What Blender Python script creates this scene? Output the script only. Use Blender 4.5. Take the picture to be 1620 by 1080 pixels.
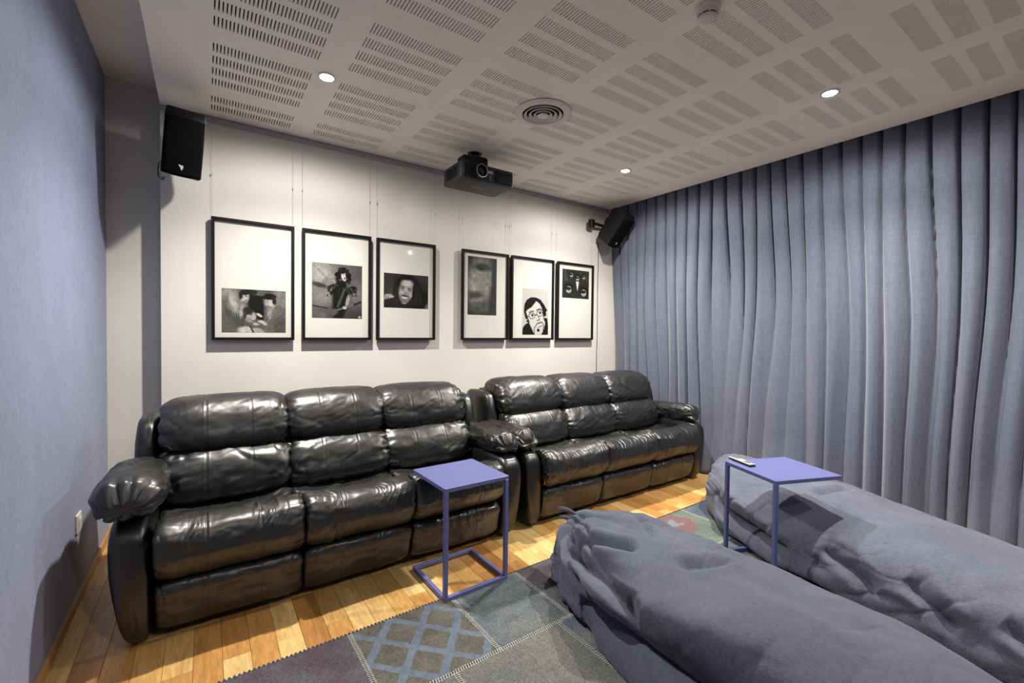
import bpy, math, random
import numpy as np
from mathutils import Vector, Matrix, Euler

for o in list(bpy.data.objects):
    bpy.data.objects.remove(o, do_unlink=True)
C = bpy.context.scene.collection
R = math.radians
rng = random.Random(7)

# ------------------------------------------------------------------ camera
CAM_H = 1.30
CEIL = 2.688           # ceiling height
WALL = 3.564           # back wall face
XC = 3.765             # right edge of the ceiling (curtain pocket beyond)
XL = -0.50             # blue left wall face
XJ = -0.227            # left end of the ceiling board and of the back wall board
YF = -2.45             # wall behind the camera
yaw, pit, rol = R(34.55), R(-1.25), R(-0.67)

def cam_ray(a, b):
    c, s = math.cos(rol), math.sin(rol); a, b = c*a + s*b, -s*a + c*b
    c, s = math.cos(pit), math.sin(pit); x, y, z = a, c - s*b, s + c*b
    c, s = math.cos(yaw), math.sin(yaw)
    return Vector((c*x + s*y, -s*x + c*y, z))
fw = cam_ray(0, 0); rt = cam_ray(1, 0) - fw; up = cam_ray(0, 1) - fw
cd = bpy.data.cameras.new('camera'); cd.sensor_width = 36; cd.lens = 705.7/1620*36
cd.clip_start = 0.05; cd.clip_end = 60
cam = bpy.data.objects.new('camera', cd); C.objects.link(cam)
M3 = Matrix((rt, up, -fw)).transposed()
cam.matrix_world = Matrix.Translation((0, 0, CAM_H)) @ M3.to_4x4()
bpy.context.scene.camera = cam

# ------------------------------------------------------------------ world, exposure
w = bpy.data.worlds.new('world'); bpy.context.scene.world = w; w.use_nodes = True
w.node_tree.nodes['Background'].inputs[0].default_value = (0.5, 0.52, 0.55, 1)
w.node_tree.nodes['Background'].inputs[1].default_value = 0.05
vs = bpy.context.scene.view_settings
vs.view_transform = 'Standard'; vs.look = 'None'; vs.gamma = 1; vs.use_curve_mapping = False
vs.exposure = -0.27
SPOT_W = 300.0          # watts of each ceiling downlight
SPILL_W = 62.0         # wide stray light of the same lamp
LAMPS = [(0.556, 2.634), (2.965, 2.627), (2.952, 1.106), (0.556, -0.42), (2.952, -0.42)]

# ------------------------------------------------------------------ noise
def _h(i, j, seed):
    n = (i.astype(np.int64)*374761393 + j.astype(np.int64)*668265263 + seed*1442695041) & 0xffffffff
    n = ((n ^ (n >> 13))*1274126177) & 0xffffffff
    n = (n ^ (n >> 16)) & 0xffff
    return n/32767.5 - 1.0
def vnoise(x, y, seed=0):
    x = np.asarray(x, float); y = np.asarray(y, float)
    x, y = np.broadcast_arrays(x, y)
    i = np.floor(x); j = np.floor(y); fx = x - i; fy = y - j
    fx = fx*fx*fx*(fx*(fx*6-15)+10); fy = fy*fy*fy*(fy*(fy*6-15)+10)
    a = _h(i, j, seed); b = _h(i+1, j, seed); c = _h(i, j+1, seed); d = _h(i+1, j+1, seed)
    return (a*(1-fx)+b*fx)*(1-fy) + (c*(1-fx)+d*fx)*fy
def fbm(x, y, seed=0, o=3):
    r = 0; a = 1
    for k in range(o):
        r = r + a*vnoise(x*2**k, y*2**k, seed+k*17); a *= .5
    return r
def sstep(a, b, x):
    t = np.clip((x-a)/(b-a), 0, 1); return t*t*(3-2*t)

# ------------------------------------------------------------------ materials
def mat(name, col=(.5, .5, .5), rough=.5, metal=0.0, spec=.5):
    m = bpy.data.materials.new(name); m.use_nodes = True
    b = m.node_tree.nodes['Principled BSDF']
    b.inputs['Base Color'].default_value = (*col, 1); b.inputs['Roughness'].default_value = rough
    b.inputs['Metallic'].default_value = metal; b.inputs['Specular IOR Level'].default_value = spec
    return m
class NT:
    def __init__(s, m): s.m = m; s.t = m.node_tree; s.b = s.t.nodes['Principled BSDF']
    def n(s, typ, **kw):
        n = s.t.nodes.new(typ)
        for k, v in kw.items():
            if k.startswith('i_'):
                key = k[2:]; key = int(key) if key.isdigit() else key
                n.inputs[key].default_value = v
            else: setattr(n, k, v)
        return n
    def l(s, a, b): s.t.links.new(a, b)
    def obj(s, scale=(1, 1, 1), rot=(0, 0, 0)):
        tc = s.n('ShaderNodeTexCoord'); mp = s.n('ShaderNodeMapping')
        mp.inputs['Scale'].default_value = scale; mp.inputs['Rotation'].default_value = rot
        s.l(tc.outputs['Object'], mp.inputs[0]); return mp.outputs[0]
    def noise(s, vec, scale, detail=3, rough=.5, dist=0):
        n = s.n('ShaderNodeTexNoise'); n.inputs['Scale'].default_value = scale; n.inputs['Detail'].default_value = detail
        n.inputs['Roughness'].default_value = rough; n.inputs['Distortion'].default_value = dist
        s.l(vec, n.inputs['Vector']); return n.outputs[0]
    def ramp(s, fac, stops):
        r = s.n('ShaderNodeValToRGB'); e = r.color_ramp.elements
        while len(e) < len(stops): e.new(.5)
        for q, (p, c) in zip(e, stops): q.position = p; q.color = (*c, 1)
        s.l(fac, r.inputs[0]); return r.outputs[0]
    def math(s, op, a, b=None, c=None):
        n = s.n('ShaderNodeMath', operation=op)
        for i, v in enumerate((a, b, c)):
            if v is None: continue
            if isinstance(v, (int, float)): n.inputs[i].default_value = v
            else: s.l(v, n.inputs[i])
        return n.outputs[0]
    def mix(s, fac, a, b, mode='MIX'):
        n = s.n('ShaderNodeMix', data_type='RGBA', blend_type=mode)
        for k, v in ((0, fac), (6, a), (7, b)):
            if isinstance(v, (int, float)): n.inputs[k].default_value = v
            elif isinstance(v, tuple): n.inputs[k].default_value = (*v, 1)
            else: s.l(v, n.inputs[k])
        return n.outputs[2]
    def bump(s, h, strength, dist=.01, nxt=None):
        n = s.n('ShaderNodeBump'); n.inputs['Strength'].default_value = strength; n.inputs['Distance'].default_value = dist
        s.l(h, n.inputs['Height'])
        if nxt is not None: s.l(nxt, n.inputs['Normal'])
        s.l(n.outputs[0], s.b.inputs['Normal']); return n.outputs[0]
    def base(s, c): s.l(c, s.b.inputs['Base Color'])

def m_plain(name, col, rough=.6, bump=.08, sc=60, var=.05):
    m = mat(name, col, rough); t = NT(m); v = t.obj()
    n = t.noise(v, sc, 3); big = t.noise(v, 1.7, 2)
    lo = tuple(c*(1-var) for c in col); hi = tuple(min(1, c*(1+var)) for c in col)
    t.base(t.ramp(big, [(.3, lo), (.7, hi)])); t.bump(n, bump, .002); return m
WHITE = m_plain('painted_wall', (.66, .64, .59), .7)
CEILM = m_plain('ceiling_paint', (.87, .835, .765), .75, .03)
DARKM = mat('acoustic_fleece', (.012, .011, .010), .95)
TRIM = m_plain('grey_trim', (.36, .35, .36), .5)
SCREEN = m_plain('front_wall_paint', (.10, .11, .15), .8)

def m_bluewall():
    m = mat('blue_textured_paint', (.2, .22, .34), .75); t = NT(m)
    v = t.obj((1, 1, 1)); sw = t.noise(v, 2.6, 3, .6, 1.2)
    st = t.noise(t.obj((1, 26, 9), (.5, 0, 0)), 5, 5, .65, .8)
    f = t.math('ADD', t.math('MULTIPLY', st, .7), t.math('MULTIPLY', sw, .3))
    t.base(t.ramp(f, [(.3, (.138, .162, .275)), (.72, (.255, .285, .425))]))
    t.bump(st, .12, .004); t.b.inputs['Sheen Weight'].default_value = .15; return m
BLUEW = m_bluewall()

def m_leather():
    m = mat('black_leather', (.012, .011, .010), .3); t = NT(m)
    v = t.obj(); n1 = t.noise(v, 30, 4, .6, 1.0); n2 = t.noise(v, 420, 2)
    n3 = t.noise(t.obj((1.0, .5, 1.0)), 11, 3, .55, 1.6)
    rr = t.ramp(n1, [(.3, (.36,)*3), (.75, (.46,)*3)]); t.l(rr, t.b.inputs['Roughness'])
    t.base(t.ramp(n1, [(.3, (.004, .0038, .0035)), (.8, (.009, .008, .007))]))
    t.b.inputs['Specular IOR Level'].default_value = 1.0
    a = t.bump(n3, .06, .010); b2 = t.bump(n1, .035, .004, a); t.bump(n2, .06, .001, b2)
    return m
LEATHER = m_leather()
LEATHER2 = mat('smooth_black_leather', (.005, .0048, .0045), .38, spec=.8)
THREAD = mat('seam_thread', (.05, .045, .04), .6)

def m_wood():
    m = mat('oak_plank', (.5, .3, .13), .33); t = NT(m)
    oi = t.n('ShaderNodeObjectInfo'); rnd = oi.outputs['Random']
    tc = t.n('ShaderNodeTexCoord'); ad = t.n('ShaderNodeVectorMath', operation='ADD')
    cmb = t.n('ShaderNodeCombineXYZ'); t.l(t.math('MULTIPLY', rnd, 37.0), cmb.inputs[0]); t.l(t.math('MULTIPLY', rnd, 11.0), cmb.inputs[1])
    t.l(tc.outputs['Object'], ad.inputs[0]); t.l(cmb.outputs[0], ad.inputs[1])
    mp = t.n('ShaderNodeMapping'); mp.inputs['Scale'].default_value = (14, 1.6, 1); t.l(ad.outputs[0], mp.inputs[0])
    g = t.noise(mp.outputs[0], 3.2, 5, .6, 1.3); f = t.noise(mp.outputs[0], 16, 3, .6)
    tone = t.ramp(rnd, [(0, (.38, .175, .05)), (.3, (.54, .28, .085)), (.6, (.66, .40, .14)), (1, (.78, .55, .24))])
    gr = t.ramp(g, [(.3, (.70, .66, .60)), (.65, (1.08, 1.05, 1.0))])
    c = t.mix(1.0, tone, gr, 'MULTIPLY'); c2 = t.mix(.25, c, t.ramp(f, [(.35, (.55, .5, .45)), (.6, (1.1, 1.1, 1.1))]), 'MULTIPLY')
    t.base(c2); t.bump(f, .05, .001); t.b.inputs['Coat Weight'].default_value = .2; t.b.inputs['Coat Roughness'].default_value = .25
    return m
WOOD = m_wood()
SUBF = mat('sub_floor', (.10, .06, .035), .8)
BASEW = m_plain('oak_baseboard', (.48, .26, .11), .45)

def m_curtain():
    m = mat('blue_curtain_cloth', (.2, .22, .32), .85); t = NT(m)
    v = t.obj((1, 1, 1)); sl = t.noise(t.obj((1, 6, 130)), 3, 3, .7); sv = t.noise(t.obj((1, 160, 4)), 3, 3, .7); big = t.noise(v, 1.1, 2)
    f = t.math('ADD', t.math('MULTIPLY', sl, .5), t.math('MULTIPLY', sv, .5))
    c = t.ramp(f, [(.35, (.082, .092, .137)), (.65, (.150, .164, .228))])
    t.base(t.mix(.35, c, t.ramp(big, [(.35, (.8, .8, .9)), (.7, (1.15, 1.15, 1.05))]), 'MULTIPLY'))
    t.bump(f, .25, .002); t.b.inputs['Sheen Weight'].default_value = .3; return m
CURT = m_curtain()

def m_denim(name, lo, hi):
    m = mat(name, hi, .9); t = NT(m)
    a = t.noise(t.obj((220, 26, 60)), 2.2, 3, .7); b = t.noise(t.obj(), 3.0, 3, .6, .5); g = t.noise(t.obj(), 500, 1)
    f = t.math('ADD', t.math('MULTIPLY', a, .55), t.math('ADD', t.math('MULTIPLY', b, .3), t.math('MULTIPLY', g, .15)))
    t.base(t.ramp(f, [(.36, lo), (.64, hi)])); t.bump(a, .25, .0015); t.b.inputs['Sheen Weight'].default_value = .12
    return m
DENIM = m_denim('grey_blue_denim', (.028, .033, .056), (.090, .099, .140))
DENIM_P = m_denim('pale_grey_denim', (.050, .056, .086), (.145, .154, .205))

TABLEM = mat('violet_blue_lacquer', (.120, .128, .305), .36)
BLACKP = mat('black_plastic', (.006, .006, .006), .5, 0, .3)
GREYP = mat('dark_grey_plastic', (.03, .03, .034), .5, 0, .3)
GRILL = mat('speaker_grille', (.003, .003, .003), .9, 0, .1)
WHITEP = mat('white_plastic', (.70, .66, .56), .4)
BLACKF = mat('black_frame_wood', (.006, .006, .006), .5, 0, .15)
MATB = m_plain('passe_partout', (.60, .58, .54), .8, .02, 90, .02)
METAL = mat('brushed_metal', (.55, .55, .55), .35, 1)
VENTM = m_plain('vent_white', (.70, .68, .65), .45, .02)
CABLE = mat('black_cable', (.01, .01, .01), .5)
def m_glass(name, gl):
    m = bpy.data.materials.new(name); m.use_nodes = True; nt = m.node_tree; nt.nodes.clear()
    o = nt.nodes.new('ShaderNodeOutputMaterial'); mx = nt.nodes.new('ShaderNodeMixShader')
    tr = nt.nodes.new('ShaderNodeBsdfTransparent'); g = nt.nodes.new('ShaderNodeBsdfGlossy'); g.inputs['Roughness'].default_value = .05
    fr = nt.nodes.new('ShaderNodeFresnel'); ge = nt.nodes.new('ShaderNodeNewGeometry'); mr = nt.nodes.new('ShaderNodeMapRange')
    mr.inputs[3].default_value = gl; mr.inputs[4].default_value = 1/gl      # thin sheet: same reflectance from both sides
    nt.links.new(ge.outputs['Backfacing'], mr.inputs[0]); nt.links.new(mr.outputs[0], fr.inputs[0])
    tr.inputs[0].default_value = (.97, .98, .97, 1)
    nt.links.new(fr.outputs[0], mx.inputs[0]); nt.links.new(tr.outputs[0], mx.inputs[1]); nt.links.new(g.outputs[0], mx.inputs[2]); nt.links.new(mx.outputs[0], o.inputs[0])
    return m
GLASS = m_glass('picture_glass', 1.18)
LENS = mat('lens_glass', (.004, .004, .006), .12, 0, .5)
WIRE = mat('clear_wire', (.42, .41, .40), .35)
def m_emit(name, col, s):
    m = bpy.data.materials.new(name); m.use_nodes = True; b = m.node_tree.nodes['Principled BSDF']
    b.inputs['Base Color'].default_value = (.8, .8, .8, 1); b.inputs['Emission Color'].default_value = (*col, 1); b.inputs['Emission Strength'].default_value = s
    return m
BULB = m_emit('lamp_glow', (1, .97, .9), 60)
def m_print():
    m = mat('photo_print', (.5, .5, .5), .6, 0, .12); t = NT(m)
    a = t.n('ShaderNodeAttribute', attribute_name='print'); t.base(a.outputs['Color']); return m
PRINT = m_print()

# ------------------------------------------------------------------ mesh helpers
def tag(o, label=None, cat=None, group=None, kind=None):
    if label: o['label'] = label
    if cat: o['category'] = cat
    if group: o['group'] = group
    if kind: o['kind'] = kind
    return o
def empty(name, loc=(0, 0, 0), rz=0, **k):
    o = bpy.data.objects.new(name, None); o.location = loc; o.rotation_euler = (0, 0, rz); o.empty_display_size = .1
    C.objects.link(o); tag(o, **k); return o
def np_mesh(name, V, F, m, parent=None, smooth=True, loc=None, mi=None, mats=None):
    """V (n,3), F (m,4) quads (numpy) or list of faces"""
    me = bpy.data.meshes.new(name)
    if isinstance(F, np.ndarray):
        V = np.asarray(V, np.float32); k = F.shape[1]
        me.vertices.add(len(V)); me.vertices.foreach_set('co', V.ravel())
        me.loops.add(F.size); me.loops.foreach_set('vertex_index', F.astype(np.int32).ravel())
        me.polygons.add(len(F)); me.polygons.foreach_set('loop_start', np.arange(0, F.size, k, dtype=np.int32))
        me.update(calc_edges=True)
    else:
        me.from_pydata([tuple(v) for v in V], [], F)
    if smooth: me.polygons.foreach_set('use_smooth', np.ones(len(me.polygons), bool))
    for q in (mats or [m]): me.materials.append(q)
    if mi is not None: me.polygons.foreach_set('material_index', np.asarray(mi, np.int32))
    me.validate(); me.update()
    o = bpy.data.objects.new(name, me); C.objects.link(o)
    if parent: o.parent = parent
    if loc is not None: o.location = loc
    return o
def inst(o, loc=None, parent=None, rot=None, scale=None):
    c = o.copy(); C.objects.link(c)
    if parent: c.parent = parent
    if loc is not None: c.location = loc
    if rot is not None: c.rotation_euler = rot
    if scale is not None: c.scale = scale
    return c
class MB:
    def __init__(s): s.v = []; s.f = []; s.mi = []
    def add(s, V, F, mi=0):
        b = len(s.v); s.v += [tuple(p) for p in V]; s.f += [tuple(i+b for i in f) for f in F]; s.mi += [mi]*len(F)
    def box(s, x0, x1, y0, y1, z0, z1, bev=0.0, mi=0):
        if bev <= 0:
            V = [(x, y, z) for z in (z0, z1) for y in (y0, y1) for x in (x0, x1)]
            s.add(V, [(0, 2, 3, 1), (4, 5, 7, 6), (0, 1, 5, 4), (2, 6, 7, 3), (0, 4, 6, 2), (1, 3, 7, 5)], mi); return
        # chamfered box
        b = bev; V = []; idx = {}
        for i, x in enumerate((x0, x1)):
            for j, y in enumerate((y0, y1)):
                for k, z in enumerate((z0, z1)):
                    sx, sy, sz = (1, -1)[i], (1, -1)[j], (1, -1)[k]
                    for a in range(3):
                        p = [x+sx*b, y+sy*b, z+sz*b]; p[a] = (x, y, z)[a]
                        idx[(i, j, k, a)] = len(V); V.append(p)
        F = []
        g = lambda i, j, k, a: idx[(i, j, k, a)]
        for i in (0, 1): F.append([g(i, 0, 0, 0), g(i, 0, 1, 0), g(i, 1, 1, 0), g(i, 1, 0, 0)][::(1 if i == 0 else -1)])
        for j in (0, 1): F.append([g(0, j, 0, 1), g(1, j, 0, 1), g(1, j, 1, 1), g(0, j, 1, 1)][::(1 if j == 0 else -1)])
        for k in (0, 1): F.append([g(0, 0, k, 2), g(0, 1, k, 2), g(1, 1, k, 2), g(1, 0, k, 2)][::(1 if k == 0 else -1)])
        for i in (0, 1):
            for j in (0, 1): F.append([g(i, j, 0, 0), g(i, j, 0, 1), g(i, j, 1, 1), g(i, j, 1, 0)])
            for k in (0, 1): F.append([g(i, 0, k, 0), g(i, 0, k, 2), g(i, 1, k, 2), g(i, 1, k, 0)])
        for j in (0, 1):
            for k in (0, 1): F.append([g(0, j, k, 1), g(0, j, k, 2), g(1, j, k, 2), g(1, j, k, 1)])
        for i in (0, 1):
            for j in (0, 1):
                for k in (0, 1): F.append([g(i, j, k, 0), g(i, j, k, 1), g(i, j, k, 2)])
        s.add(V, F, mi)
    def lathe(s, prof, n=48, c=(0, 0, 0), mi=0, rot=None):
        V = []; F = []
        for r, z in prof:
            for k in range(n):
                a = 2*math.pi*k/n; p = Vector((r*math.cos(a), r*math.sin(a), z))
                if rot: p = rot @ p
                V.append(p + Vector(c))
        for i in range(len(prof)-1):
            for k in range(n):
                F.append((i*n+k, i*n+(k+1) % n, (i+1)*n+(k+1) % n, (i+1)*n+k))
        s.add(V, F, mi)
    def tube(s, pts, r, n=8, mi=0):
        pts = [Vector(p) for p in pts]; V = []; F = []
        for i, p in enumerate(pts):
            d = (pts[min(i+1, len(pts)-1)] - pts[max(i-1, 0)]).normalized()
            a = d.orthogonal().normalized() if i == 0 else (a - d*a.dot(d)).normalized()
            b = d.cross(a)
            for k in range(n):
                t = 2*math.pi*k/n; V.append(p + (a*math.cos(t)+b*math.sin(t))*r)
        for i in range(len(pts)-1):
            for k in range(n): F.append((i*n+k, i*n+(k+1) % n, (i+1)*n+(k+1) % n, (i+1)*n+k))
        F.append(tuple(range(n))[::-1]); F.append(tuple(range(len(V)-n, len(V))))
        s.add(V, F, mi)
    def build(s, name, m, parent=None, smooth=False, mats=None, loc=None):
        o = np_mesh(name, s.v, s.f, m, parent, smooth, loc, s.mi if mats else None, mats)
        import bmesh
        bm = bmesh.new(); bm.from_mesh(o.data); bmesh.ops.recalc_face_normals(bm, faces=bm.faces); bm.to_mesh(o.data); bm.free()
        return o
def autosmooth(o, ang=35):
    me = o.data; me.polygons.foreach_set('use_smooth', np.ones(len(me.polygons), bool))
    try: me.set_sharp_from_angle(angle=R(ang))
    except Exception: pass
    return o
def boxo(name, m, x0, x1, y0, y1, z0, z1, parent=None, bev=0):
    b = MB(); b.box(x0, x1, y0, y1, z0, z1, bev); return b.build(name, m, parent)

# ------------------------------------------------------------------ room shell
tag(boxo('floor', SUBF, -.6, 4.25, YF-.1, 3.85, -.12, -.014), kind='structure')
floor = bpy.data.objects['floor']
# planks (parquet strips running towards the back wall)
PW = .0953
bp = MB(); bp.box(-PW/2+.0005, PW/2-.0005, -.3+.0006, .3-.0006, -.0138, 0, .0009)
plank0 = bp.build('floor_plank', WOOD, floor); first = True
rows_y = [2.05+.6*k for k in (-2, -1, 0, 1, 2)]
nk = 0; k0 = int(math.floor((-.5-.054)/PW))
stuffp = MB()
for k in range(k0, 46):
    x = .054 + PW*(k+.5)
    if x-PW/2 > 4.1: break
    off = 0.0 if k % 2 == 0 else .3
    for y0 in [2.05+off+.6*j for j in range(-8, 4)]:
        yc = y0 - .3
        if yc-.3 > WALL+.14: continue
        xa, xb = max(x-PW/2, XL), x+PW/2
        if yc + .3 > 1.86 and nk < 300 and x-PW/2 > XL-.05:
            o = plank0 if first else inst(plank0)
            o.location = (x, yc, rng.uniform(-.0004, .0002)); first = False; nk += 1
        else:
            stuffp.box(x-PW/2+.0005, x+PW/2-.0005, yc-.2994, yc+.2994, -.0138, 0)
sp = stuffp.build('plank_field', WOOD, floor); sp['kind'] = 'stuff'

def struct(name, m, *a, bev=0): return tag(boxo(name, m, *a, bev=bev), kind='structure')
struct('wall_left', BLUEW, XL-.12, XL, YF, 3.80, -.1, 2.95)
struct('wall_back', WHITE, XJ, 4.15, WALL, WALL+.06, -.1, 2.95)
struct('wall_recess', WHITE, XL-.1, 4.15, 3.69, 3.80, -.1, 2.95)
struct('wall_right', WHITE, 4.12, 4.24, YF, 3.80, -.1, 2.95)
struct('wall_front', SCREEN, XL-.1, 4.2, YF-.1, YF, -.1, 2.95)
struct('ceiling_slab', CEILM, XL-.1, 4.2, YF, 3.8, 2.83, 2.95)
# baseboards
b = MB(); b.box(XL, XL+.013, YF, 3.688, 0, .05, .002); tag(b.build('baseboard_left', BASEW), kind='structure')
b = MB(); b.box(XJ+.005, XC, WALL-.013, WALL, 0, .05, .002); tag(b.build('baseboard_back', BASEW), kind='structure')

# perforated ceiling
ceil = MB()
def cbox(x0, x1, y0, y1): ceil.box(x0, x1, y0, y1, CEIL, CEIL+.0125)
MX0, MY1 = .036-.0755, 3.171
NC, NR = 6, 9
cbox(XJ, MX0, YF, WALL); cbox(MX0+.6*NC, XC, YF, WALL); cbox(MX0, MX0+.6*NC, YF, MY1-.6*NR)
ceil.box(XJ, XJ+.0125, YF, WALL, CEIL+.0125, 2.83); ceil.box(XC-.0125, XC, YF, WALL, CEIL+.0125, 2.83)
ceiling = ceil.build('ceiling', CEILM); tag(ceiling, kind='structure')
def perf_panel(name, ylen, strips):
    """one 0.6 m ceiling module, local origin at its lower-left (x) and far (y) corner; strips = list of far-edge offsets"""
    V = []; F = []; MI = []
    def q(pts, mi=0):
        bi = len(V); V.extend(pts); F.append(tuple(range(bi, bi+4))); MI.append(mi)
    z = 0.0; W = .6; sx0 = .0755; SW = .0058; n = 30; pitch = (.448-SW)/(n-1); D = .0125; sl = .080
    y = 0.0
    def rect(x0, x1, ya, yb): q([(x0, ya, z), (x0, yb, z), (x1, yb, z), (x1, ya, z)])   # faces down
    cur = 0.0
    for s0 in strips:
        rect(0, W, -cur, -s0)
        a, bb = -s0, -(s0+sl)
        rect(0, sx0, a, bb)
        for k in range(n):
            x0 = sx0+k*pitch; x1 = x0+SW
            xn = sx0+(k+1)*pitch if k < n-1 else W
            rect(x1, xn, a, bb)
            q([(x0, a, z), (x0, a, D), (x0, bb, D), (x0, bb, z)]); q([(x1, bb, z), (x1, bb, D), (x1, a, D), (x1, a, z)])
            q([(x0, a, z), (x1, a, z), (x1, a, D), (x0, a, D)]); q([(x0, bb, D), (x1, bb, D), (x1, bb, z), (x0, bb, z)])
        q([(sx0, a+.001, D), (sx0, bb-.001, D), (sx0+.448, bb-.001, D), (sx0+.448, a+.001, D)], 1)
        cur = s0+sl
    rect(0, W, -cur, -ylen)
    o = np_mesh(name, V, F, CEILM, ceiling, False, mi=MI, mats=[CEILM, DARKM]); return o
full = perf_panel('ceiling_panel', .6, [.075+.1237*k for k in range(4)])
part = perf_panel('ceiling_panel', WALL-MY1, [WALL-3.449, WALL-3.325])
ff = True; pf = True
for c in range(NC):
    x = MX0+.6*c
    o = part if pf else inst(part); o.location = (x, WALL, CEIL); pf = False
    for r in range(NR):
        o = full if ff else inst(full); o.location = (x, MY1-.6*r, CEIL); ff = False

# picture rail under the ceiling
b = MB(); b.box(XJ+.002, XC, WALL-.012, WALL, CEIL-.040, CEIL-.008, .002); b.box(XJ+.002, XC, WALL-.006, WALL, CEIL-.008, CEIL-.0005)
tag(b.build('trim_1', TRIM), kind='structure')

# ------------------------------------------------------------------ downlights
def downlight(x, y, label, visible=True):
    e = empty('downlight', (x, y, CEIL), label=label, cat='ceiling light', group='ceiling downlights')
    b = MB(); b.lathe([(.047, .0005), (.049, -.004), (.044, -.006), (.037, -.005), (.035, -.001)], 40)
    autosmooth(b.build('trim_ring', VENTM, e), 50)
    b = MB(); b.lathe([(.0345, -.0010), (.0345, -.0022), (.02, -.0050), (.0001, -.0056)], 32)
    o = b.build('lamp_lens', BULB, e, True)
    ld = bpy.data.lights.new('spot', 'SPOT'); ld.energy = SPOT_W*(1.0 if y > 1 else .33); ld.spot_size = R(132); ld.spot_blend = 1.0; ld.shadow_soft_size = .034
    ld.color = (1, .955, .88)
    lo = bpy.data.objects.new('lamp_beam', ld); C.objects.link(lo); lo.parent = e; lo.location = (0, 0, -.03)
    l2 = bpy.data.lights.new('spill', 'SPOT'); l2.energy = SPILL_W*(1.0 if y > 1 else .5); l2.spot_size = R(177); l2.spot_blend = .35; l2.shadow_soft_size = .034; l2.color = (1, .96, .89)
    lo = bpy.data.objects.new('lamp_spill', l2); C.objects.link(lo); lo.parent = e; lo.location = (0, 0, -.03)
    return e
LL = ['recessed ceiling spotlight at upper left, between the perforated bands above the first pictures',
      'recessed ceiling spotlight nearest the corner where back wall meets curtain',
      'recessed ceiling spotlight at upper right, above the blue curtain',
      'recessed ceiling spotlight behind the viewer on the left',
      'recessed ceiling spotlight behind the viewer on the curtain side']
for (x, y), l in zip(LAMPS, LL): downlight(x, y, l)

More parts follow.
